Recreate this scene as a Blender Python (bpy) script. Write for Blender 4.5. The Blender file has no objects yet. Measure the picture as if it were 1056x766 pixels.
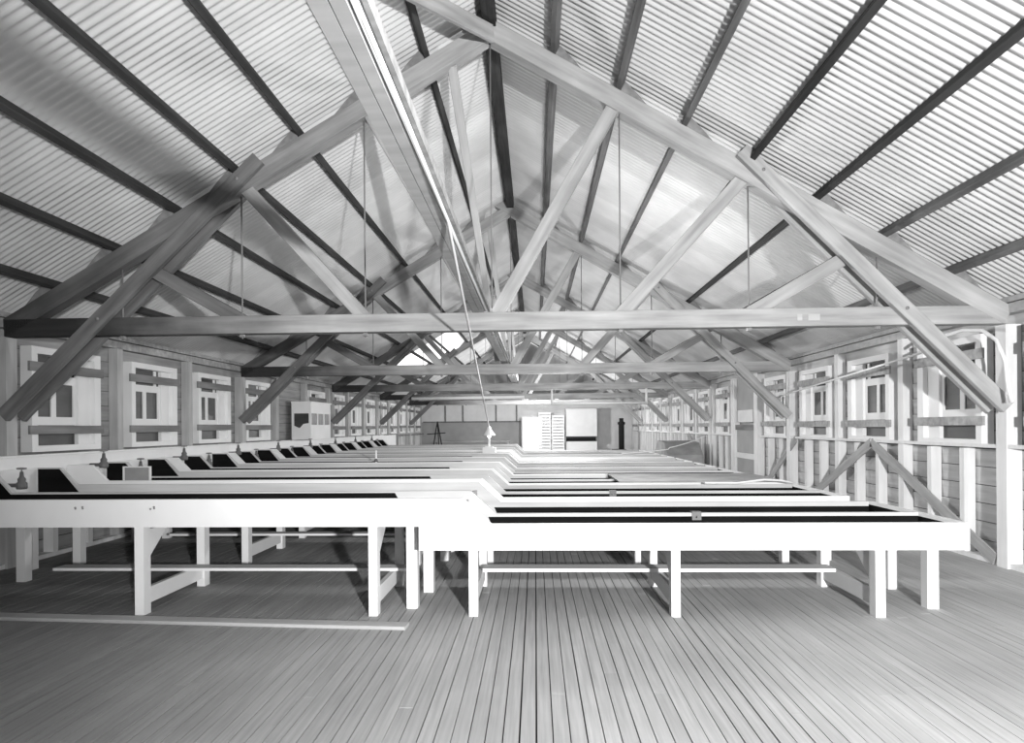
import bpy, bmesh, math, random
from mathutils import Vector, Matrix
random.seed(7)
SC = bpy.context.scene
COL = SC.collection
# ------------------------------------------------------------------ camera, world, lights, exposure
F = 667.0
TH, RO = math.atan(24 / 667.0), math.radians(.45)
c_, s_, cr, sr = math.cos(TH), math.sin(TH), math.cos(RO), math.sin(RO)
r0, u0 = Vector((c_, s_, 0)), Vector((0, 0, 1))
rv, uv = cr * r0 - sr * u0, sr * r0 + cr * u0
bv = rv.cross(uv)
cam_d = bpy.data.cameras.new('camera'); cam = bpy.data.objects.new('camera', cam_d); COL.objects.link(cam)
cam.matrix_world = Matrix(((rv.x, uv.x, bv.x, 0), (rv.y, uv.y, bv.y, 0), (rv.z, uv.z, bv.z, 1.5), (0, 0, 0, 1)))
cam_d.sensor_width = 36; cam_d.sensor_fit = 'HORIZONTAL'; cam_d.lens = F * 36 / 1056
cam_d.shift_y = 56.8 / 1056; cam_d.clip_start = .05; cam_d.clip_end = 200
SC.camera = cam
SC.view_settings.view_transform = 'Standard'; SC.view_settings.look = 'None'
SC.view_settings.exposure = -0.42; SC.view_settings.gamma = 1.0; SC.view_settings.use_curve_mapping = False
W = bpy.data.worlds.new('sky'); SC.world = W; W.use_nodes = True
W.node_tree.nodes['Background'].inputs[0].default_value = (1, 1, 1, 1)
W.node_tree.nodes['Background'].inputs[1].default_value = 2.2

def lamp(name, kind, loc, energy, radius, target=None, angle=None, blend=None):
    d = bpy.data.lights.new(name, kind); d.energy = energy; d.shadow_soft_size = radius
    o = bpy.data.objects.new(name, d); COL.objects.link(o); o.location = loc
    if target is not None:
        o.rotation_euler = (Vector(target) - Vector(loc)).to_track_quat('-Z', 'Y').to_euler()
    if kind == 'SPOT':
        d.spot_size = math.radians(angle); d.spot_blend = blend
    return o
lamp('flash_lamp', 'SPOT', (1.7, -2.2, 1.8), 5500, .09, (2.2, 8, 3.0), 104, .75)
lamp('hall_fill', 'POINT', (.9, 8.6, 2.55), 270, .12)  # this and the next three: unseen fill added to brighten the deeper hall
lamp('hall_fill', 'POINT', (.5, 14.2, 1.9), 330, .12)
lamp('hall_fill', 'POINT', (.5, 20.0, 1.9), 330, .12)
lamp('hall_fill', 'POINT', (.2, 27.0, 2.2), 760, .12)

# ------------------------------------------------------------------ materials (all neutral greys)
def mat(name, v, rough=.75, grain=0.0, scale=(2, 25, 25), blotch=0.0, spec=.3, bump=0.0):
    m = bpy.data.materials.new(name); m.use_nodes = True
    n, l = m.node_tree.nodes, m.node_tree.links
    b = n['Principled BSDF']; b.inputs['Roughness'].default_value = rough
    b.inputs['Specular IOR Level'].default_value = spec
    b.inputs['Base Color'].default_value = (v, v, v, 1)
    if grain or blotch:
        tc = n.new('ShaderNodeTexCoord'); mp = n.new('ShaderNodeMapping'); mp.inputs['Scale'].default_value = scale
        l.new(tc.outputs['Object'], mp.inputs['Vector'])
        oi = n.new('ShaderNodeObjectInfo'); ad = n.new('ShaderNodeVectorMath'); ad.operation = 'ADD'
        l.new(mp.outputs[0], ad.inputs[0])
        mu = n.new('ShaderNodeMath'); mu.operation = 'MULTIPLY'; mu.inputs[1].default_value = 37.0
        l.new(oi.outputs['Random'], mu.inputs[0]); l.new(mu.outputs[0], ad.inputs[1])
        t1 = n.new('ShaderNodeTexNoise'); t1.inputs['Scale'].default_value = 1.0; t1.inputs['Detail'].default_value = 6
        l.new(ad.outputs[0], t1.inputs['Vector'])
        t2 = n.new('ShaderNodeTexNoise'); t2.inputs['Scale'].default_value = 1.3; t2.inputs['Detail'].default_value = 4
        l.new(tc.outputs['Object'], t2.inputs['Vector'])
        r1 = n.new('ShaderNodeMapRange'); r1.inputs[1].default_value = .3; r1.inputs[2].default_value = .7
        r1.inputs[3].default_value = 1 - grain; r1.inputs[4].default_value = 1 + grain * .5
        r2 = n.new('ShaderNodeMapRange'); r2.inputs[1].default_value = .3; r2.inputs[2].default_value = .7
        r2.inputs[3].default_value = 1 - blotch; r2.inputs[4].default_value = 1 + blotch * .4
        l.new(t1.outputs['Fac'], r1.inputs[0]); l.new(t2.outputs['Fac'], r2.inputs[0])
        m1 = n.new('ShaderNodeMath'); m1.operation = 'MULTIPLY'; l.new(r1.outputs[0], m1.inputs[0]); l.new(r2.outputs[0], m1.inputs[1])
        m2 = n.new('ShaderNodeMath'); m2.operation = 'MULTIPLY'; m2.inputs[1].default_value = v; m2.use_clamp = True
        l.new(m1.outputs[0], m2.inputs[0])
        cc = n.new('ShaderNodeCombineColor'); [l.new(m2.outputs[0], cc.inputs[i]) for i in range(3)]
        l.new(cc.outputs[0], b.inputs['Base Color'])
        if bump:
            bp = n.new('ShaderNodeBump'); bp.inputs['Strength'].default_value = bump; bp.inputs['Distance'].default_value = .01
            l.new(t1.outputs['Fac'], bp.inputs['Height']); l.new(bp.outputs[0], b.inputs['Normal'])
    return m
M = dict(
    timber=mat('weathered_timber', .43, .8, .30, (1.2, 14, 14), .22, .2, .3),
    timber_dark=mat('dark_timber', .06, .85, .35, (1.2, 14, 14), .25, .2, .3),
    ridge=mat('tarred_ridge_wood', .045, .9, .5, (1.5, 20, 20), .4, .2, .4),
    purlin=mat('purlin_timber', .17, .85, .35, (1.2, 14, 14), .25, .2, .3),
    brace_left=mat('dark_brace_timber', .19, .8, .35, (1.2, 14, 14), .25, .2, .3),  # darker timber for the left knee braces and outer left web
    pale=mat('pale_timber', .50, .8, .16, (1.2, 14, 14), .12, .2),
    stud=mat('painted_stud', .80, .7, .10, (12, 12, 1.2), .10, .25),
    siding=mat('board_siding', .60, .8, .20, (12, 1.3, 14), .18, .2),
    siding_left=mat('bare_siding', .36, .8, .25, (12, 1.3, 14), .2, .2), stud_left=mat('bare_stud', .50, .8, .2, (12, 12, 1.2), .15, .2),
    white=mat('white_paint', .84, .6, .04, (3, 3, 3), .04, .3),
    inner=mat('trough_inside_paint', .60, .7, .2, (.6, 9, 9), .12, .25),
    tar=mat('tar_lining', .010, .8, .4, (2, 9, 9), .3, .05),
    metal=mat('dull_metal', .13, .5, .2, (9, 9, 9), .2, .5),
    pane=mat('window_pane', .075, .4, .25, (2, 2, 9), .2, .2),
    dark=mat('dark_void', .02, .9),
    batten=mat('grey_batten', .24, .85, .3, (12, 1.2, 12), .2, .2, .3),
    board=mat('grey_panel', .36, .8, .2, (4, 4, 4), .2, .2),
    wallpanel=mat('pale_wall_panel', .76, .8, .06, (3, 3, 3), .08, .2),
    darkpanel=mat('grey_wall_panel', .40, .8, .08, (3, 3, 3), .10, .2),
    rope=mat('white_cord', .85, .8),
    iron=mat('iron_rod', .22, .5, 0, (1, 1, 1), 0, .5),
)
def bulb_mat():
    m = bpy.data.materials.new('glowing_bulb'); m.use_nodes = True
    b = m.node_tree.nodes['Principled BSDF']; b.inputs['Base Color'].default_value = (.9, .9, .9, 1)
    b.inputs['Emission Color'].default_value = (1, 1, 1, 1); b.inputs['Emission Strength'].default_value = 2.5
    return m
M['bulb'] = bulb_mat()
def floor_mat():
    m = bpy.data.materials.new('floor_boards'); m.use_nodes = True
    n, l = m.node_tree.nodes, m.node_tree.links; b = n['Principled BSDF']
    b.inputs['Roughness'].default_value = .7; b.inputs['Specular IOR Level'].default_value = .25
    at = n.new('ShaderNodeAttribute'); at.attribute_name = 'tone'
    tc = n.new('ShaderNodeTexCoord'); mp = n.new('ShaderNodeMapping'); mp.inputs['Scale'].default_value = (45, 1.6, 1)
    l.new(tc.outputs['Object'], mp.inputs[0])
    t = n.new('ShaderNodeTexNoise'); t.inputs['Scale'].default_value = 1; t.inputs['Detail'].default_value = 8; l.new(mp.outputs[0], t.inputs['Vector'])
    t2 = n.new('ShaderNodeTexNoise'); t2.inputs['Scale'].default_value = .9; t2.inputs['Detail'].default_value = 5; l.new(tc.outputs['Object'], t2.inputs['Vector'])
    r = n.new('ShaderNodeMapRange'); r.inputs[1].default_value = .3; r.inputs[2].default_value = .7; r.inputs[3].default_value = .82; r.inputs[4].default_value = 1.1
    r2 = n.new('ShaderNodeMapRange'); r2.inputs[1].default_value = .3; r2.inputs[2].default_value = .7; r2.inputs[3].default_value = .85; r2.inputs[4].default_value = 1.08
    l.new(t.outputs['Fac'], r.inputs[0]); l.new(t2.outputs['Fac'], r2.inputs[0])
    a = n.new('ShaderNodeMath'); a.operation = 'MULTIPLY'; l.new(r.outputs[0], a.inputs[0]); l.new(r2.outputs[0], a.inputs[1])
    k = n.new('ShaderNodeMath'); k.operation = 'MULTIPLY'; l.new(a.outputs[0], k.inputs[0]); l.new(at.outputs['Fac'], k.inputs[1])
    cc = n.new('ShaderNodeCombineColor'); [l.new(k.outputs[0], cc.inputs[i]) for i in range(3)]
    l.new(cc.outputs[0], b.inputs['Base Color'])
    return m
def roof_mat():
    m = bpy.data.materials.new('corrugated_sheet'); m.use_nodes = True
    n, l = m.node_tree.nodes, m.node_tree.links; b = n['Principled BSDF']
    b.inputs['Roughness'].default_value = .55; b.inputs['Metallic'].default_value = .0; b.inputs['Specular IOR Level'].default_value = .4
    tc = n.new('ShaderNodeTexCoord'); mp = n.new('ShaderNodeMapping'); mp.inputs['Scale'].default_value = (1.8, 1.8, 1.8)
    l.new(tc.outputs['Object'], mp.inputs[0])
    t = n.new('ShaderNodeTexNoise'); t.inputs['Scale'].default_value = 1; t.inputs['Detail'].default_value = 8; l.new(mp.outputs[0], t.inputs['Vector'])
    r = n.new('ShaderNodeMapRange'); r.inputs[1].default_value = .3; r.inputs[2].default_value = .7; r.inputs[3].default_value = .58; r.inputs[4].default_value = .72
    l.new(t.outputs['Fac'], r.inputs[0])
    # every sheet has its own tone: 0.68 m wide
    sx = n.new('ShaderNodeSeparateXYZ'); l.new(tc.outputs['Object'], sx.inputs[0])
    fy = n.new('ShaderNodeMath'); fy.operation = 'MULTIPLY'; fy.inputs[1].default_value = 1 / .675; l.new(sx.outputs[1], fy.inputs[0])
    fl = n.new('ShaderNodeMath'); fl.operation = 'FLOOR'; l.new(fy.outputs[0], fl.inputs[0])
    wn = n.new('ShaderNodeTexWhiteNoise'); wn.noise_dimensions = '1D'; l.new(fl.outputs[0], wn.inputs['W'])
    rr = n.new('ShaderNodeMapRange'); rr.inputs[3].default_value = .88; rr.inputs[4].default_value = 1.04; l.new(wn.outputs['Value'], rr.inputs[0])
    k = n.new('ShaderNodeMath'); k.operation = 'MULTIPLY'; l.new(r.outputs[0], k.inputs[0]); l.new(rr.outputs[0], k.inputs[1])
    cc = n.new('ShaderNodeCombineColor'); [l.new(k.outputs[0], cc.inputs[i]) for i in range(3)]
    l.new(cc.outputs[0], b.inputs['Base Color'])
    return m
M['floor'] = floor_mat(); M['roof'] = roof_mat()
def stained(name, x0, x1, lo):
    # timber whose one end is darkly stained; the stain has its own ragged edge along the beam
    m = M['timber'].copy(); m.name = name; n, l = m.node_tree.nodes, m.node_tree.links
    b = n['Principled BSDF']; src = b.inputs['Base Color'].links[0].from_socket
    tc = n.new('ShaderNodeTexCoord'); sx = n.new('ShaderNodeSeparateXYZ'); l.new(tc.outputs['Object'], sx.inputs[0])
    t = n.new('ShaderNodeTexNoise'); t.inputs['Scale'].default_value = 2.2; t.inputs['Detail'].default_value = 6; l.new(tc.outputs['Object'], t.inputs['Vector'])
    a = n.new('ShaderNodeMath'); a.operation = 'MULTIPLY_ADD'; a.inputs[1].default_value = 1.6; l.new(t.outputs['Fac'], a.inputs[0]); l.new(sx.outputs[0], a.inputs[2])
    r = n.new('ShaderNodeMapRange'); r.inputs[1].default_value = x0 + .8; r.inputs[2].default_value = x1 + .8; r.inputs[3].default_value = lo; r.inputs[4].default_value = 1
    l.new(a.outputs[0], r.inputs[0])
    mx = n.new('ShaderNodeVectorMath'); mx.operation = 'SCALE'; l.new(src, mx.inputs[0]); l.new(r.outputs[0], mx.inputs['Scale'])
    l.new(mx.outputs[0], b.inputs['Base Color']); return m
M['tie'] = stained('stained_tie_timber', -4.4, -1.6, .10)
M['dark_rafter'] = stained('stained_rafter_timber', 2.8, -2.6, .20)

# ------------------------------------------------------------------ helpers
WP = {}                                             # world position of every parent
def reg(o, loc, parent):
    loc = Vector(loc); WP[o.name] = loc
    if parent is not None:
        o.parent = parent; o.location = loc - WP[parent.name]
    else:
        o.location = loc
    COL.objects.link(o); return o
def thing(name, label, cat, loc, group=None):
    o = bpy.data.objects.new(name, None); o.empty_display_size = .1
    tag(o, label, cat, group); return reg(o, loc, None)
def tag(o, label, cat, group=None):
    o['label'] = label; o['category'] = cat
    if group: o['group'] = group
    return o
def struct(name, loc):
    o = bpy.data.objects.new(name, None); o.empty_display_size = .1; o['kind'] = 'structure'
    return reg(o, loc, None)
def mesh_obj(name, verts, faces, m, loc=(0, 0, 0), parent=None, smooth=False, fix=True):
    me = bpy.data.meshes.new(name); me.from_pydata([tuple(v) for v in verts], [], faces)
    if fix:
        bm = bmesh.new(); bm.from_mesh(me); bmesh.ops.recalc_face_normals(bm, faces=bm.faces[:]); bm.to_mesh(me); bm.free()
    if smooth: me.polygons.foreach_set('use_smooth', [True] * len(me.polygons))
    me.materials.append(M[m] if isinstance(m, str) else m)
    o = bpy.data.objects.new(name, me)
    return reg(o, loc, parent)
BF = [(0, 1, 3, 2), (4, 6, 7, 5), (0, 4, 5, 1), (2, 3, 7, 6), (0, 2, 6, 4), (1, 5, 7, 3)]
def boxvf(x, y, z, V, Fc):
    n = len(V)
    for a in x:
        for b in y:
            for c in z: V.append((a, b, c))
    Fc.extend([tuple(n + i for i in f) for f in BF])
def box(name, x, y, z, m, parent=None):
    cx, cy, cz = (x[0] + x[1]) / 2, (y[0] + y[1]) / 2, (z[0] + z[1]) / 2
    V, Fc = [], []; boxvf((x[0] - cx, x[1] - cx), (y[0] - cy, y[1] - cy), (z[0] - cz, z[1] - cz), V, Fc)
    return mesh_obj(name, V, Fc, m, (cx, cy, cz), parent)
def boxes(name, lst, m, parent=None, loc=None):
    loc = Vector(loc) if loc is not None else Vector(((lst[0][0][0] + lst[0][0][1]) / 2, (lst[0][1][0] + lst[0][1][1]) / 2, lst[0][2][0]))
    V, Fc = [], []
    for x, y, z in lst: boxvf([q - loc.x for q in x], [q - loc.y for q in y], [q - loc.z for q in z], V, Fc)
    return mesh_obj(name, V, Fc, m, loc, parent)
def beam(name, p0, p1, side, w, h, m, parent=None, chamfer=.006):
    """timber from p0 to p1; w = size along `side`, h = size across; mesh is laid along its own x axis"""
    p0, p1, side = Vector(p0), Vector(p1), Vector(side).normalized()
    x = (p1 - p0); L = x.length; x.normalize(); z = x.cross(side).normalized(); y = z.cross(x)
    e = min(chamfer, w * .2, h * .2)
    prof = [(-w / 2 + e, -h / 2), (w / 2 - e, -h / 2), (w / 2, -h / 2 + e), (w / 2, h / 2 - e), (w / 2 - e, h / 2), (-w / 2 + e, h / 2), (-w / 2, h / 2 - e), (-w / 2, -h / 2 + e)]
    V = [(-L / 2, a, b) for a, b in prof] + [(L / 2, a, b) for a, b in prof]
    Fc = [(i, (i + 1) % 8, (i + 1) % 8 + 8, i + 8) for i in range(8)] + [tuple(range(7, -1, -1)), tuple(range(8, 16))]
    o = mesh_obj(name, V, Fc, m, (p0 + p1) / 2, parent)
    o.rotation_euler = Matrix((x, y, z)).transposed().to_euler()
    return o
def prism(name, poly, y, m, parent=None):           # poly in (X, Z), extruded along Y
    c = Vector((poly[0][0], (y[0] + y[1]) / 2, poly[0][1])); n = len(poly)
    V = [(a - c.x, y[0] - c.y, b - c.z) for a, b in poly] + [(a - c.x, y[1] - c.y, b - c.z) for a, b in poly]
    Fc = [tuple(range(n)), tuple(range(2 * n - 1, n - 1, -1))] + [(i, i + n, (i + 1) % n + n, (i + 1) % n) for i in range(n)]
    return mesh_obj(name, V, Fc, m, c, parent)
def prismx(name, poly, x, m, parent=None):          # poly in (Y, Z), extruded along X
    c = Vector(((x[0] + x[1]) / 2, poly[0][0], poly[0][1])); n = len(poly)
    V = [(x[0] - c.x, a - c.y, b - c.z) for a, b in poly] + [(x[1] - c.x, a - c.y, b - c.z) for a, b in poly]
    Fc = [tuple(range(n)), tuple(range(2 * n - 1, n - 1, -1))] + [(i, i + n, (i + 1) % n + n, (i + 1) % n) for i in range(n)]
    return mesh_obj(name, V, Fc, m, c, parent)
def tube(name, pts, r, m, parent=None, seg=8):
    pts = [Vector(p) for p in pts]; c = pts[0].copy(); V, Fc = [], []
    for i, p in enumerate(pts):
        t = (pts[min(i + 1, len(pts) - 1)] - pts[max(i - 1, 0)]).normalized()
        a = t.cross(Vector((0, 0, 1)));  a = t.cross(Vector((1, 0, 0))) if a.length < .05 else a
        a.normalize(); b = t.cross(a)
        for k in range(seg):
            q = 2 * math.pi * k / seg; V.append(p - c + r * (math.cos(q) * a + math.sin(q) * b))
    for i in range(len(pts) - 1):
        for k in range(seg):
            Fc.append((i * seg + k, i * seg + (k + 1) % seg, (i + 1) * seg + (k + 1) % seg, (i + 1) * seg + k))
    Fc += [tuple(range(seg - 1, -1, -1)), tuple(range((len(pts) - 1) * seg, len(pts) * seg))]
    return mesh_obj(name, V, Fc, m, c, parent, smooth=True)
def lathe(name, prof, loc, m, parent=None, seg=14):  # prof: (radius, height)
    V, Fc = [], []
    for r, h in prof:
        for k in range(seg):
            q = 2 * math.pi * k / seg; V.append((max(r, .0005) * math.cos(q), max(r, .0005) * math.sin(q), h))
    for i in range(len(prof) - 1):
        for k in range(seg): Fc.append((i * seg + k, i * seg + (k + 1) % seg, (i + 1) * seg + (k + 1) % seg, (i + 1) * seg + k))
    Fc += [tuple(range(seg - 1, -1, -1)), tuple(range((len(prof) - 1) * seg, len(prof) * seg))]
    return mesh_obj(name, V, Fc, m, loc, parent, smooth=True)
def copy_tree(o, parent=None):
    c = o.copy(); COL.objects.link(c); c.parent = parent
    for ch in list(o.children): copy_tree(ch, c)
    return c
def sag(p0, p1, s, n=12):
    p0, p1 = Vector(p0), Vector(p1)
    return [p0.lerp(p1, i / n) - Vector((0, 0, s * 4 * (i / n) * (1 - i / n))) for i in range(n + 1)]
ORD = ['nearest the camera', 'second from the camera', 'third from the camera', 'fourth from the camera', 'fifth from the camera',
       'sixth from the camera', 'seventh from the camera', 'eighth from the camera', 'farthest from the camera']
XL, XR, XC, YE = -5.75, 4.85, -.45, 33.0
Y0 = -3.2
SL = .583
def zr(x, base): return base - SL * abs(x - XC)

# ------------------------------------------------------------------ floor: narrow boards running away from the camera
def build_floor():
    V, Fc, T = [], [], []
    x = XL - .16; w = .082
    while x < XR + .16:
        gap = random.choice((.0035, .005, .0065, .008, .009)) if x < 1.4 else random.choice((.002, .003, .0035, .005))
        y = Y0 - random.random() * 3
        while y < YE:
            L = random.choice((3.66, 4.27, 4.88, 5.49)); dz = random.uniform(-.0012, .0012)
            boxvf((x + gap / 2, x + w - gap / 2), (y, min(y + L - .002, YE)), (-.022, dz), V, Fc)
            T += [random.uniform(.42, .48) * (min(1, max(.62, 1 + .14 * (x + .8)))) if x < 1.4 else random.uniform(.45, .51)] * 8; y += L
        x += w
    n = len(V); boxvf((XL - .2, XR + .2), (Y0 - 3, YE), (-.08, -.03), V, Fc); T += [.03] * 8
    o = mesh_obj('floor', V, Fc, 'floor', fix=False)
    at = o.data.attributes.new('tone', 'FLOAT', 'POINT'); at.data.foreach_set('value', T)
    o['kind'] = 'structure'
build_floor()

# ------------------------------------------------------------------ corrugated iron roof (its underside is the ceiling)
def build_roof(side, name, hole=None):
    pitch, seg, amp = .081, 10, .0085
    n = int((YE - Y0) / pitch) * seg
    ys = [Y0 + i * pitch / seg for i in range(n + 1)]
    offs = [0, 1.45, 2.15, 4.1, 5.62]
    V, Fc = [], []
    nl = math.sqrt(1 + SL * SL)
    for i, y in enumerate(ys):
        d = amp * math.sin(2 * math.pi * i / seg)
        for k, q in enumerate(offs):
            V.append((XC + side * (q + d * SL / nl), y, 5.928 - SL * q + d / nl))
    K = len(offs)
    for i in range(n):
        for k in range(K - 1):
            if hole and k == 2 and hole[0] < ys[i] < hole[1]: continue
            a = i * K + k; f = (a, a + 1, a + K + 1, a + K)
            Fc.append(f if side > 0 else f[::-1])
    o = mesh_obj(name, V, Fc, 'roof', smooth=True, fix=False); o['kind'] = 'structure'
build_roof(-1, 'ceiling_left', (20.6, 25.2)); build_roof(1, 'ceiling_right')

# ------------------------------------------------------------------ side walls: siding, studs, posts, plate, rail
TY = [6.8 + 5.65 * k for k in range(5)]
def build_wall(name, xf, s):
    st = struct(name, (xf, 15, 0))
    def b(nm, d, y, z, m): return box(nm, sorted((xf + s * d[0], xf + s * d[1])), y, z, m, st)
    V, Fc = [], []; z = 0.0
    while z < 2.84:                                   # lapped horizontal boards
        a, t = z, min(z + .196, 2.86); x0, x1, x2 = xf + s * .145, xf + s * .128, xf + s * .16
        n = len(V); V += [(x0 - xf, Y0 - 15, a), (x1 - xf, Y0 - 15, t), (x2 - xf, Y0 - 15, t), (x2 - xf, Y0 - 15, a)]
        V += [(p[0], YE - 15, p[2]) for p in V[n:n + 4]]
        Fc += [(n, n + 4, n + 5, n + 1), (n + 1, n + 5, n + 6, n + 2), (n + 2, n + 6, n + 7, n + 3), (n + 3, n + 7, n + 4, n), (n, n + 1, n + 2, n + 3), (n + 7, n + 6, n + 5, n + 4)]
        z += .203
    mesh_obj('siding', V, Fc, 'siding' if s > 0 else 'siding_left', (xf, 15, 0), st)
    b('siding_backing', (.15, .2), (Y0, YE), (0, 2.9), 'dark')
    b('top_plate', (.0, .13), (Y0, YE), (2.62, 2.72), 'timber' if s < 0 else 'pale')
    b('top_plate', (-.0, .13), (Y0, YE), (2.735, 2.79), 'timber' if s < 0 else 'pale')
    b('sole_plate', (.0, .13), (Y0, YE), (.0, .05), 'stud')
    full, low = [], []
    y = 8.78 - 1.83 * 6
    while y < YE:
        if y > Y0: full += [(y, .12)]
        for q in (.6, 1.21): low.append(y + q)
        y += 1.83
    door = (14.35, 15.95) if s > 0 else None
    for y, w in full:
        if y < Y0 or y > YE - .1 or any(abs(y - t - .07) < .14 for t in TY): continue
        if door and door[0] - .05 < y < door[1] + .05: continue
        if y < 2: continue
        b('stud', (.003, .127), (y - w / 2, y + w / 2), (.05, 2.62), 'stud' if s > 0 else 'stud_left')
    for y in low:
        if y < 2 or y > YE - .1 or any(abs(y - t - .07) < .14 for t in TY): continue
        if door and door[0] - .05 < y < door[1] + .05: continue
        b('stud', (.003, .127), (y - .04, y + .04), (.05, 1.22), 'stud')
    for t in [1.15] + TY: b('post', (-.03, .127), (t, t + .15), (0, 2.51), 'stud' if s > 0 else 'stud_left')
    if s > 0:
        for a, e in ((Y0, door[0]), (door[1], YE)): b('rail', (-.022, .003), (a, e), (1.235, 1.275), 'stud')
        for (ya, za, yb, zb) in ((9.5, 1.23, 7.0, .06), (9.5, 1.23, 11.95, .06), (12.2, 1.23, 14.1, .06), (20.6, 1.23, 18.4, .06)):
            beam('brace', (xf - .012, ya, za), (xf - .012, yb, zb), (1, 0, 0), .022, .14, 'timber', st)
        b('post', (-.04, .127), (14.2, 14.35), (0, 2.62), 'stud'); b('post', (-.04, .127), (15.95, 16.1), (0, 2.62), 'stud')
    else:
        b('rail', (-.022, .003), (Y0, YE), (1.13, 1.19), 'batten')
    return st
build_wall('wall_left', XL, -1); build_wall('wall_right', XR, 1)

# ------------------------------------------------------------------ windows
wn = 0
def build_window(xf, s, y0, wd=1.17):
    global wn; wn += 1
    st = struct('window_%d' % wn, (xf, y0, 1.25)); y1 = y0 + wd
    def B(lst): return [(tuple(sorted((xf + s * a, xf + s * c))), y, z) for (a, c), y, z in lst]
    D = (-.012, .124)
    boxes('window_frame', B([(D, (y0, y0 + .09), (1.25, 2.47)), (D, (y1 - .12, y1), (1.25, 2.47)), (D, (y0 + .09, y1 - .12), (1.25, 1.32)), (D, (y0 + .09, y1 - .12), (2.39, 2.47)),
                             ((.05, .124), (y1 - .34, y1 - .12), (1.32, 2.39))]), 'white', st)
    a, e = y0 + .09, y1 - .34; m = (a + e) / 2; G = (.085, .12)
    boxes('sash', B([(G, (a, e), (1.56, 1.66)), (G, (a, e), (2.06, 2.16)), (G, (a, a + .05), (1.66, 2.06)), (G, (e - .04, e), (1.66, 2.06)), (G, (m - .04, m + .04), (1.66, 2.06)),
                     (G, (e - .13, e - .07), (2.16, 2.39))]), 'white', st)
    sash = st.children[-1]
    for y, z in (((a + .05, m - .04), (1.66, 2.06)), ((m + .04, e - .04), (1.66, 2.06)), ((a, e), (2.16, 2.39)), ((a, e), (1.32, 1.56))):
        boxes('pane', B([((.10, .108), y, z)]), 'pane', sash)
    t = random.uniform(-.015, .015)
    boxes('batten', B([((-.04, -.012), (y0 - .06, y1 + .02), (1.465 + t, 1.565 + t))]), 'batten' if s < 0 else 'timber', st)
    boxes('batten', B([((-.04, -.012), (y0 - .06, y1 + .02), (2.19 + t, 2.30 + t))]), 'batten' if s < 0 else 'timber', st)
for k in range(-1, 14):
    y = 7.18 + 1.83 * k
    if k not in (4,) and y + 1.2 < YE: build_window(XL, -1, y)
for k in range(-1, 14):
    y = 7.2 + 1.83 * k
    if k != 4 and y + 1.2 < YE: build_window(XR, 1, y)

# board door in the right wall
st = struct('door_1', (XR, 15.15, 0))
box('door_frame', (XR - .03, XR + .1), (14.36, 14.46), (0, 2.62), 'stud', st); box('door_frame', (XR - .03, XR + .1), (15.84, 15.94), (0, 2.62), 'stud', st)
box('door_panel', (XR + .03, XR + .07), (14.46, 15.84), (.02, 1.5), 'darkpanel', st)
box('door_rail', (XR - .01, XR + .03), (14.46, 15.84), (.72, .84), 'wallpanel', st)
box('door_rail', (XR - .01, XR + .03), (14.46, 15.84), (1.38, 1.5), 'batten', st)
box('hatch', (XR + .0, XR + .03), (14.6, 15.7), (1.56, 1.84), 'wallpanel', st)
box('door_panel', (XR + .03, XR + .07), (14.46, 15.84), (1.84, 2.6), 'darkpanel', st)

# ------------------------------------------------------------------ end wall with its bright doorway
st = struct('wall_back', (XC, YE, 0))
dx0, dx1, dz1 = -.75, .40, 2.05
def endpanel(x, z, m, nm='panel'): return box(nm, x, (YE, YE + .12), z, m, st)
endpanel((XL - .2, -3.0 - .0), (1.75, 2.85), 'wallpanel'); endpanel((-3.0, dx0), (1.75, 2.85), 'wallpanel')
endpanel((XL - .2, dx0), (0, 1.75), 'darkpanel'); endpanel((dx0, dx1), (dz1, 2.85), 'wallpanel'); endpanel((dx1, XR + .2), (0, 2.85), 'wallpanel')
prism('gable', [(XL - .2, 2.85), (XR + .2, 2.85), (XC, 5.9)], (YE, YE + .12), 'darkpanel', st)
for x in (-4.6, -3.7, -2.0, -.95): box('panel_strip', (x - .04, x + .04), (YE - .03, YE), (1.75, 2.6), 'batten', st)
box('panel_strip', (XL, dx0), (YE - .03, YE), (1.72, 1.79), 'batten', st)
box('baseboard_strip', (-5.2, -1.2), (YE - .25, YE), (.45, .62), 'board', st)
dr = struct('door_2', ((dx0 + dx1) / 2, YE, 0))
boxes('door_frame', [((dx0, dx0 + .08), (YE - .03, YE + .14), (0, dz1)), ((dx1 - .08, dx1), (YE - .03, YE + .14), (0, dz1)), ((dx0 + .08, dx1 - .08), (YE - .03, YE + .14), (dz1 - .08, dz1))], 'white', dr)
box('door_leaf', (dx0 + .08, dx0 + .14), (YE - .95, YE - .03), (.02, dz1 - .1), 'white', dr)
# wall behind the camera
bw = box('wall_front', (XL - .2, XR + .2), (Y0 - .12, Y0), (0, 6.0), 'wallpanel'); bw['kind'] = 'structure'

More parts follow.
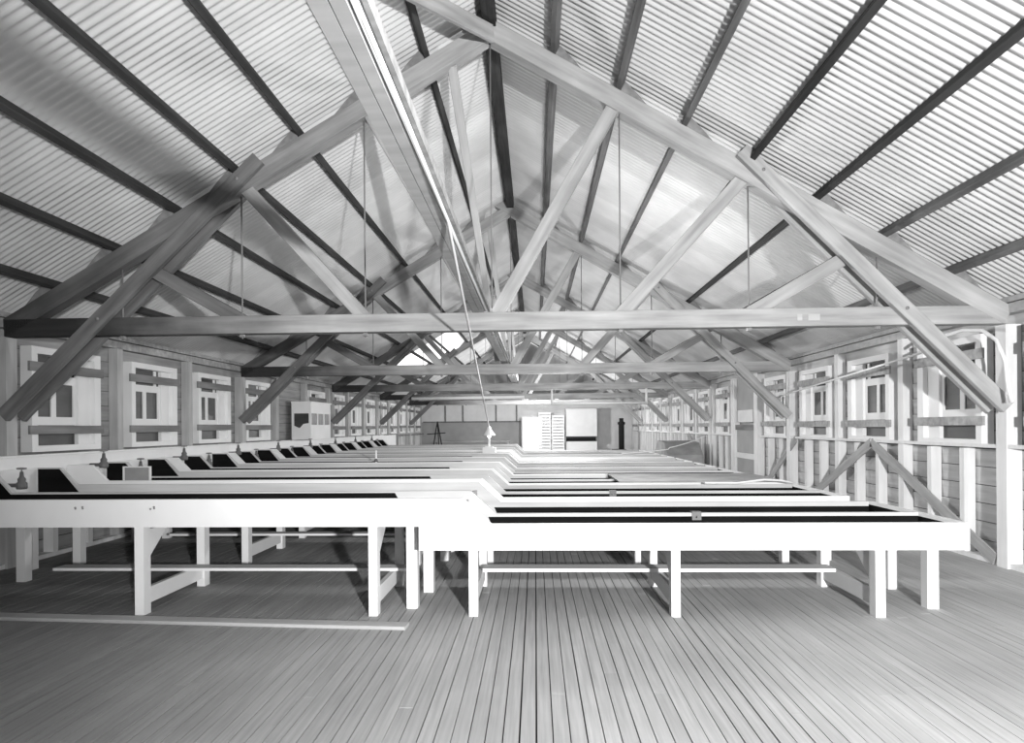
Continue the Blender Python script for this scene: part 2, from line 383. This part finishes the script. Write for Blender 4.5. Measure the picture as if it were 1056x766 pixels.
# ------------------------------------------------------------------ roof trusses
NODE = [1.32, 2.66, 3.98]
def build_truss(y):
    t = thing('roof_truss', '', 'roof truss', (XC, y, 2.51), 'timber roof trusses spanning the hall')
    ym = y + .075; S = (0, 1, 0)
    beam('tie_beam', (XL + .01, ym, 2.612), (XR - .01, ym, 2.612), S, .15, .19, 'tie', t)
    nl = math.sqrt(1 + SL * SL); h = .19; vb = 5.58 + h * nl / 2
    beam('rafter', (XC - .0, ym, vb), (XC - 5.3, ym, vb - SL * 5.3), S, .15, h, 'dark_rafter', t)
    beam('rafter', (XC - .32, ym, vb + SL * .32 - .0), (XC + 5.3, ym, vb - SL * 5.3), (0, 1, 0), .16, h + .012, 'timber', t)
    top = 5.58 + h * nl
    for s in (-1, 1):
        for k, q in enumerate(NODE):
            q0 = NODE[k - 1] if k else 0.0
            zt = 5.58 - SL * q - .01
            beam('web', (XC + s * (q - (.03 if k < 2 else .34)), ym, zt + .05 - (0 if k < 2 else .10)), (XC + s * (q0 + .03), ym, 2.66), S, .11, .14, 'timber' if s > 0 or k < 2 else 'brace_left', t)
            hr = tube('hanger_rod', [(XC + s * (q + .04), ym, zt + .03), (XC + s * (q + .04), ym, 2.47)], .0085, 'iron', t, 6)
            box('rod_nut', (XC + s * (q + .04) - .022, XC + s * (q + .04) + .022), (ym - .022, ym + .022), (2.485, 2.515), 'iron', hr)
        for k in range(1, 8):                        # cleats that stop the purlins sliding
            q = .68 * k - .02; z = top - SL * (q + .035)
            if q > 5.0: continue
            x = XC + s * (q + .035)
            P = [(0, -.01), (0, .105), (.05, .075 - .0), (.09, .02), (.15, -.02), (.24, -.26 * SL + .0)]
            prism('cleat', [(x + s * a, z + b - (0 if i < 5 else 0)) for i, (a, b) in enumerate([(0, -.03), (0, .112), (.05, .10), (.10, .045), (.17, -.03), (.30, -.30 * SL - .012)])], (ym - .07, ym + .07), 'batten', t)
        lo = (XL + .03, 1.655) if s < 0 else (XR - .05, 1.66)
        hi = (XC - 2.46, 4.36) if s < 0 else (XC + 2.60, 4.33)
        for yy in (y - .038, y + .15 + .038):
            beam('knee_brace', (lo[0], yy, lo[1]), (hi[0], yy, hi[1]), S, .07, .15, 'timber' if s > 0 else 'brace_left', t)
        for f in (.08, .62):
            px, pz = hi[0] + (lo[0] - hi[0]) * f, hi[1] + (lo[1] - hi[1]) * f
            tube('bolt', [(px, y - .085, pz), (px, y + .235, pz)], .018, 'iron', t, 8)
    tube('hanger_rod', [(XC, ym, 5.6), (XC, ym, 2.47)], .0085, 'iron', t, 6)
    return t
tr = build_truss(TY[0])
tr['label'] = 'big timber truss nearest the camera, its tie beam crossing the whole picture'
TN = ['', 'second timber truss from the camera, its tie beam just below the first', 'third timber truss from the camera, beyond the second tie beam',
      'fourth timber truss, deep in the hall before the last one', 'last timber truss, closest to the bright doorway wall']
for k in range(1, 5):
    t = copy_tree(tr); t.location = (XC, TY[k], 2.51); t['label'] = TN[k]
for x in (4.13 - 1.02, 3.45 - .52):                 # paper tags tacked on the nearest tie beam
    pass
for x0, x1 in ((2.72, 2.77), (2.83, 2.95)): box('paper_tag', (x0, x1), (TY[0] - .004, TY[0] + .002), (2.575, 2.64), 'pale', [c for c in tr.children if c.name.startswith('tie_beam')][0])

# ------------------------------------------------------------------ purlins, ridge beam, long beam on the ties
NM = ['first', 'second', 'third', 'fourth', 'fifth', 'sixth', 'seventh']
topv = 5.58 + .19 * math.sqrt(1 + SL * SL)
for s, sn in ((-1, 'left'), (1, 'right')):
    for k in range(1, 8):
        q = .68 * k - .02
        zc = topv + .0575 - SL * q
        n = Vector((s * SL, 0, 1)).normalized(); side = Vector((1, 0, -s * SL)).normalized()
        c = Vector((XC + s * q, 0, topv - SL * q)) + n * .05
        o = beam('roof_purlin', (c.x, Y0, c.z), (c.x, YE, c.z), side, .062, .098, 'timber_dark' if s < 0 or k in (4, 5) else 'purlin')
        tag(o, 'long dark purlin under the %s roof slope, %s one down from the ridge' % (sn, NM[k - 1]), 'purlin', 'purlins under the iron roof')
o = beam('ridge_beam', (XC, Y0, 5.80), (XC, YE, 5.80), (1, 0, 0), .14, .18, 'ridge'); tag(o, 'black tarred ridge beam running along the very top of the roof', 'beam')
lb = thing('stringer_beam', 'long pale beam lying lengthwise on the tie beams, left of the middle', 'beam', (-.56, Y0, 2.71))
box('plank', (-.640, -.580), (Y0, 24.5), (2.712, 2.86), 'pale', lb)
box('plank', (-.576, -.528), (Y0, 24.5), (2.712, 2.80), 'pale', lb)
tube('conduit', [(-.505, Y0, 2.735), (-.500, 10, 2.735), (-.495, 24.4, 2.735)], .021, 'wallpanel', lb, 10)
box('cap_strip', (-.484, -.466), (Y0, 24.5), (2.712, 2.76), 'timber', lb)
o = beam('sway_brace', (-.86, 6.88, 5.36), (-.72, 12.42, 2.78), (1, 0, 0), .10, .05, 'pale')
tag(o, 'sloping plank from the nearest truss peak down to the second tie beam', 'brace', 'sway braces between trusses')
rb = beam('roof_brace', (-.42, 6.74, 5.60), (-3.33, 1.95, 4.46), (1.6, -.97, 0), .05, .17, 'timber')
tag(rb, 'wide brace running from the nearest truss peak up out of the top of the picture', 'brace')
SB = ['', 'sloping plank between the second and third truss, near the ridge', 'sloping plank between the third and fourth truss, near the ridge', 'sloping plank between the fourth and last truss, near the ridge']
for k in range(1, 4):
    q = o.copy(); COL.objects.link(q); q.location.y += 5.65 * k; q['label'] = SB[k]

# ------------------------------------------------------------------ stepped double troughs
ZT, ZH, ZL = 1.11, .935, .733
def wall_profile(end=3.335): return [(-5.2, ZT), (-4.92, ZT), (-4.745, ZH), (-.575, ZH), (-.352, ZL), (end, ZL), (end, .523), (-.93, .523), (-.93, .712), (-5.2, .712)]
def lining_profile():
    return [(-5.15, ZT - .012), (-4.925, ZT - .012), (-4.76, ZH - .015), (-1.25, ZH - .015), (-1.15, .745), (-5.15, .745)]
def head_lining(): return [(-5.15, ZT - .012), (-4.925, ZT - .012), (-4.70, ZH - .10), (-4.60, .745), (-5.15, .745)]
def build_trough(yf, end=3.335, deep=1.46):
    t = thing('hatchery_trough', '', 'trough', (-.9, yf + deep / 2, 0), 'stepped white double troughs')
    yb = yf + deep; yd = yf + .60
    prism('side_board', wall_profile(end), (yf, yf + .038), 'white', t)
    prism('divider', wall_profile(end - .04), (yd, yd + .045), 'inner', t)
    prism('side_board', wall_profile(end), (yb - .038, yb), 'inner', t)
    box('end_board', (end - .04, end), (yf + .038, yb - .038), (.523, ZL), 'white', t)
    box('head_board', (-5.2, -5.16), (yf + .038, yb - .038), (.73, ZT), 'white', t)
    boxes('trough_floor', [((-5.16, -.93), (yf + .038, yb - .038), (.712, .74)), ((-.93, end - .04), (yf + .038, yb - .038), (.523, .553))], 'tar', t)
    prism('step_board', [(-.60, .74), (-.57, .74), (-.375, .553), (-.405, .553)], (yf + .038, yb - .038), 'tar', t)
    # tar lining on the faces that look at the camera and the low channels
    for y, hd in ((yd, True), (yb - .038, True)):
        prism('tar_lining', lining_profile() if y == yd else head_lining(), (y - .006, y - .0005), 'tar', t)
        dt = .028 if y == yd else .046
        prism('tar_lining', [(-.42, ZL - dt), (end - .045, ZL - dt), (end - .045, .556), (-.36, .556)], (y - .006, y - .0005), 'tar', t)
    prismx('tar_lining', [(yf + .04, .556), (yf + .04, ZL - .03), (yb - .04, ZL - .03), (yb - .04, .556)], (end - .046, end - .0405), 'tar', t)
    for y in (yf + .04, yd + .047):                   # small gate boards on each step
        boxes('gate', [((-.62, -.59), (y, y + (.55 if y < yd else .80)), (.74, .86))], 'inner', t)
    # trestle frames
    for x, w in ((-3.2, .075), (-1.30, .07), (-.50, .07), (1.09, .07), (2.66, .075)):
        zt = .712 if x < -.93 else .523
        for y in (yf + .002, yf + .96): box('leg', (x - w / 2, x + w / 2), (y, y + .095), (0, zt), 'white', t)
        ya, yz = yf + .097, yf + .96
        prismx('stretcher', [(ya, .075), (ya, .205), (yz, .205), (yz, .075)], (x - .02, x + .02), 'white', t)
        prismx('gusset', [(ya, zt - .03), (yz, zt - .03), (yz, zt - .15), (yz - .14, zt - .035 - .02), (ya + .26, zt - .035 - .02), (ya, zt - .27)], (x - .022, x + .022), 'white', t)
    for x, y, zt in ((-5.1, yf + .002, .712), (-5.1, yf + 1.12, .712), (-1.03, yf + .22, .712), (-.98, yf + .74, .712), (3.2, yf + .24, .523), (3.23, yf + .88, .523)):
        box('leg', (x - .045, x + .045), (y, y + .09), (0, zt), 'white', t)
    box('foot_rail', (-4.45, -1.15), (yf + .70, yf + .86), (.205, .23), 'white', t)
    box('foot_rail', (-.48, 2.62), (yf + .66, yf + .84), (.205, .235), 'white', t)
    return t
TF = [5.10, 7.0, 8.72, 10.4, 12.1, 13.9, 15.7, 17.5, 19.3]
t0 = build_trough(TF[0])
for k, yf in enumerate(TF):
    t = t0 if k == 0 else copy_tree(t0)
    t.location = (-.9, yf + .73, 0); t['label'] = 'long white stepped double trough on legs, %s' % ORD[k]
    if k == 0: WP[t.name] = Vector(t.location)
# bolt heads on the nearest side board
for x in (-3.72, -3.10, -3.07, -3.66): tube('bolt', [(x, 5.094, random.uniform(.84, .89)), (x, 5.102, .86)], .008, 'iron', t0, 6)
# headbox along the left wall
hb = thing('supply_flume', 'long white supply box running along the left wall under the windows', 'flume', (-5.45, 12, .9))
boxes('flume_side', [((-5.245, -5.205), (3.0, 24.0), (.80, 1.225)), ((-5.70, -5.66), (3.0, 24.0), (.80, 1.225)), ((-5.66, -5.245), (3.0, 24.0), (.80, .84))], 'white', hb)
box('lid', (-5.66, -5.245), (3.0, 24.0), (1.15, 1.18), 'white', hb)
y = 3.1
for k in range(12): box('leg', (-5.5, -5.41), (y + 1.85 * k - .045, y + 1.85 * k + .045), (0, .80), 'white', hb)
# valves
def build_valve(x, y, z):
    v = thing('water_valve', '', 'valve', (x, y, z), 'water valves at the trough heads')
    vb = lathe('valve_body', [(.055, 0), (.06, .02), (.06, .07), (.04, .09), (.045, .12), (.025, .15), (.018, .21)], (x, y, z), 'metal', v)
    tube('inlet_pipe', [(x, y, z + .045), (x - .05, y, z + .045), (-5.203, y, z + .045)], .024, 'metal', v)
    tube('stem', [(x, y, z + .2), (x, y, z + .25)], .008, 'iron', v)
    lathe('hand_wheel', [(.012, .235), (.05, .24), (.055, .25), (.05, .258), (.012, .262)], (x, y, z), 'iron', vb)
    v.scale = (.8, .8, .8)
    return v
v0 = None
for k, yf in enumerate(TF):
    for j, (dy, dz) in enumerate(((.32, 1.06), (1.02, .93))):
        if v0 is None: v = v0 = build_valve(-5.0, yf + dy, dz)
        else: v = copy_tree(v0); v.location = (-5.0, yf + dy, dz)
        v['label'] = 'iron hand-wheel valve over the %s channel of the trough %s' % (('front', 'rear')[j], ORD[k])

# ------------------------------------------------------------------ loose things on and around the troughs
o = boxes('cover_board', [((1.12, 3.30), (8.73, 10.14), (.735, .755))], 'board'); tag(o, 'flat grey cover board over the right end of the third trough', 'board')
fb = thing('screen_frame', 'small grey screen in a light frame leaning at the head of the second trough', 'screen', (-4.5, 7.62, .95))
def rot_box(name, x, z, y, th, m, p): return box(name, x, (y, y + th), z, m, p)
rot_box('mesh', (-4.92, -4.62), (.865, 1.045), 7.577, .01, 'board', fb)
boxes('frame', [((-4.94, -4.60), (7.57, 7.59), (1.045, 1.06)), ((-4.94, -4.92), (7.57, 7.59), (.865, 1.045)), ((-4.62, -4.60), (7.57, 7.59), (.865, 1.045)), ((-4.94, -4.60), (7.57, 7.59), (.85, .865))], 'white', fb)
o = beam('loose_plank', (-4.9, 5.06, .014), (-.97, 4.805, .014), (0, 0, 1), .028, .13, 'pale'); tag(o, 'long loose plank lying on the floor in front of the nearest trough', 'plank')
sp = thing('standpipe', 'thin white standpipe rising from the left part of the fourth trough', 'pipe', (-2.35, 9.4, .75))
lathe('pipe', [(.014, 0), (.014, .38), (.011, .385)], (-2.62, 10.55, .74), 'white', sp); lathe('collar', [(.03, 0), (.03, .03), (.015, .05)], (-2.62, 10.55, .94), 'metal', sp)
for i, (x, y, nm) in enumerate(((1.40, 5.70, 'nearest'), (.9, 7.6, 'second'))):
    c = thing('divider_clamp', 'small metal clamp straddling the divider of the %s trough' % nm, 'clamp', (x, y, ZL), 'divider clamps')
    boxes('jaw', [((x - .04, x + .04), (y - .012, y + .0), (ZL - .06, ZL + .012)), ((x - .04, x + .04), (y + .045, y + .057), (ZL - .06, ZL + .012)), ((x - .04, x + .04), (y, y + .045), (ZL + .0, ZL + .012))], 'metal', c)
    tube('screw', [(x, y - .05, ZL - .03), (x, y - .012, ZL - .03)], .008, 'iron', c)

# white cord from the long beam down to a work lamp
o = tube('cord', [(-.5, .3, 2.74), (-.5, 3.75, 2.70)] + [Vector((-.5, 3.75, 2.70)).lerp(Vector((-1.0, 13.95, 1.50)), i / 10) for i in range(1, 11)], .010, 'rope')
tag(o, 'white electric cord slanting from the long beam down to the work lamp', 'cord')
wl = thing('work_lamp', 'white work lamp with bell shade on a small box, hanging on the cord', 'lamp', (-1.0, 14.0, 1.0))
sh = lathe('shade', [(.02, .48), (.04, .46), (.06, .40), (.13, .30), (.135, .28), (.12, .28), (.05, .39), (.02, .45)], (-1.0, 14.0, 1.03), 'white', wl)
lathe('bulb', [(.02, .38), (.045, .30), (.045, .26), (.01, .22)], (-1.0, 14.0, 1.03), 'bulb', sh)
boxes('stand', [((-1.02, -.98), (13.99, 14.03), (1.07, 1.27)), ((-1.09, -.91), (13.91, 14.09), (1.05, 1.07))], 'white', wl)
o = boxes('lamp_box', [((-1.14, -.86), (13.9, 14.12), (.936, 1.05))], 'white'); tag(o, 'small white box on the sixth trough, under the work lamp', 'box')

# pole and hose by the right wall
o = tube('pole', [(4.62, 7.35, 2.38), (4.62, 12.9, 2.0)], .014, 'rope'); tag(o, 'long thin white pole slung along the right wall in front of the windows', 'pole')
o = tube('hose', [(4.66, 7.95, 2.44), (4.66, 7.6, 2.49), (4.66, 7.2, 2.51), (4.66, 6.9, 2.46), (4.66, 6.7, 2.33), (4.66, 6.58, 2.1), (4.66, 6.54, 1.85), (4.68, 6.53, 1.7)], .02, 'rope'); tag(o, 'white hose looping down in an arch beside the nearest right post', 'hose')

# white pipes under the far tie beams
pf = thing('hanging_pipe', 'white U-shaped pipe frame hanging under the third tie beam, right half', 'pipe frame', (1.8, 18.0, 2.5))
tube('drop_pipe', [(.47, 18.0, 2.53), (.47, 18.0, 2.13)], .032, 'white', pf); tube('drop_pipe', [(3.08, 18.0, 2.53), (3.08, 18.0, 2.13)], .032, 'white', pf)
tube('cross_pipe', [(.44, 18.0, 2.13), (3.11, 18.0, 2.13)], .035, 'white', pf)
o = tube('pipe', [(-3.45, 18.0, 2.30), (-.30, 18.0, 2.32)], .045, 'white'); tag(o, 'straight white pipe slung under the third tie beam, left half', 'pipe')

# glazed white cabinet on the left wall
cb = thing('glazed_cabinet', 'white box cabinet with glazed sides on the left wall, before the far windows', 'cabinet', (-5.5, 15.7, 1.2))
x0, x1, ya, yb_ = XL + .0, -5.28, 15.05, 16.5
boxes('cabinet_frame', [((x1 - .05, x1), (ya, ya + .05), (1.24, 2.1)), ((x1 - .05, x1), (yb_ - .05, yb_), (1.24, 2.1)), ((x0 + .01, x0 + .06), (ya, ya + .05), (1.24, 2.1)), ((x0 + .01, x0 + .06), (yb_ - .05, yb_), (1.24, 2.1))], 'white', cb)
box('roof_board', (x0 + .01, x1 + .03), (ya - .03, yb_ + .03), (2.1, 2.13), 'white', cb)
box('header', (x0 + .06, x1 - .05), (ya, ya + .03), (1.85, 2.1), 'white', cb); box('header', (x1 - .03, x1), (ya + .05, yb_ - .05), (1.85, 2.1), 'white', cb)
prism('front_board', [(x0 + .06, 1.24), (x1 - .05, 1.24), (x1 - .05, 1.62), (x1 - .18, 1.60), (x1 - .27, 1.50), (x0 + .06, 1.56)], (ya, ya + .03), 'white', cb)
box('side_board', (x1 - .03, x1), (ya + .05, yb_ - .05), (1.24, 1.58), 'white', cb)
box('pane', (x0 + .06, x1 - .05), (ya + .035, ya + .042), (1.5, 1.85), 'pane', cb)
for k in range(3): box('pane', (x1 - .022, x1 - .015), (ya + .07 + .46 * k, ya + .45 + .46 * k), (1.58, 1.85), 'pane', cb)
for k in range(2): box('mullion', (x1 - .03, x1), (ya + .46 + .46 * k, ya + .52 + .46 * k), (1.58, 1.85), 'white', cb)
box('bottom_board', (x0 + .01, x1), (ya, yb_), (1.228, 1.242), 'white', cb)

# ------------------------------------------------------------------ far end of the hall
TRN = ['lowest on the floor', 'second from the floor', 'third from the floor', 'fourth from the floor', 'fifth from the floor', 'sixth from the floor', 'seventh from the floor', 'eighth from the floor', 'ninth from the floor', 'tenth from the floor', 'eleventh from the floor', 'twelfth from the floor', 'thirteenth from the floor', 'fourteenth from the floor', 'topmost of all']
for sx, nm in ((.15, 'left'), (.80, 'right')):
    for i in range(15 if sx < .5 else 14):
        x = sx + random.uniform(-.012, .012); z = .035 + i * .145
        o = boxes('tray', [((x, x + .60), (31.2, 31.23), (z, z + .09)), ((x, x + .60), (31.77, 31.8), (z, z + .09)), ((x, x + .03), (31.23, 31.77), (z, z + .09)), ((x + .57, x + .6), (31.23, 31.77), (z, z + .09)), ((x, x + .6), (31.2, 31.8), (z + .09, z + .11))] + [((a, a + .05), (c, c + .05), (z - .035, z)) for a in (x, x + .55) for c in (31.2, 31.75)], 'white')
        tag(o, 'white hatching tray, %s, in the %s stack beside the bright doorway' % (TRN[i], nm), 'tray', '%s stack of white trays' % nm)
cab = thing('white_cold_cabinet', 'big white cabinet with a dark slot low in its front, by the end wall', 'cabinet', (2.25, 32.2, 0))
boxes('body', [((1.5, 3.0), (31.6, 32.9), (.02, .75)), ((1.5, 3.0), (31.6, 32.9), (1.0, 2.35)), ((1.5, 3.0), (31.95, 32.9), (.75, 1.0))], 'white', cab)
box('slot_back', (1.52, 2.98), (31.90, 31.95), (.75, 1.0), 'dark', cab)
box('shelf', (1.5, 3.0), (31.58, 31.9), (.94, .96), 'metal', cab)
stv = thing('stove', 'slim black upright stove pipe and firebox near the right far corner', 'stove', (3.95, 30, 0))
box('firebox', (3.55, 4.15), (29.7, 30.3), (.05, .42), 'dark', stv); lathe('stove_pipe', [(.13, .42), (.13, 1.55), (.17, 1.56), (.17, 1.66), (.10, 1.70), (.10, 1.85)], (3.97, 30, 0), 'dark', stv)
hp = prismx('covered_heap', [(17.2, .02), (17.5, .7), (18.0, 1.03), (18.9, 1.06), (19.4, .75), (19.9, .02)], (3.55, 4.5), 'board'); tag(hp, 'grey covered heap against the right wall beyond the troughs', 'heap')
o = tube('hose', sag((2.3, 17.4, .76), (3.55, 17.45, .86), .02) + sag((3.6, 17.5, .9), (4.7, 17.9, 1.22), .03), .014, 'rope'); tag(o, 'thin white hose trailing over the far troughs up to the grey heap', 'hose')
o = tube('hose', [(2.2, 8.5, .745), (2.55, 8.3, .76), (2.9, 8.32, .80), (3.15, 8.4, .78), (3.32, 8.44, .745)], .014, 'rope'); tag(o, 'short pale hose bowed across the end of the second trough', 'hose')
es = thing('easel', 'thin black folding stand near the left far corner', 'stand', (-4.3, 28, 0))
beam('leg', (-4.55, 28, .0), (-4.25, 28, 1.75), (0, 1, 0), .04, .05, 'dark', es); beam('leg', (-3.95, 28, .0), (-4.25, 28, 1.75), (0, 1, 0), .04, .05, 'dark', es)
beam('leg', (-4.25, 28.6, 0), (-4.25, 28.03, 1.72), (1, 0, 0), .04, .04, 'dark', es); beam('crossbar', (-4.7, 27.97, 1.2), (-3.9, 27.97, 1.25), (0, 1, 0), .03, .04, 'dark', es)
bn = thing('workbench', 'low dark bench along the end wall, left of the doorway', 'bench', (-2.9, 31, 0))
box('bench_top', (-4.9, -1.2), (30.6, 31.4), (.78, .84), 'board', bn); [box('leg', (x - .04, x + .04), (y, y + .08), (0, .78), 'board', bn) for x in (-4.8, -1.3) for y in (30.65, 31.25)]
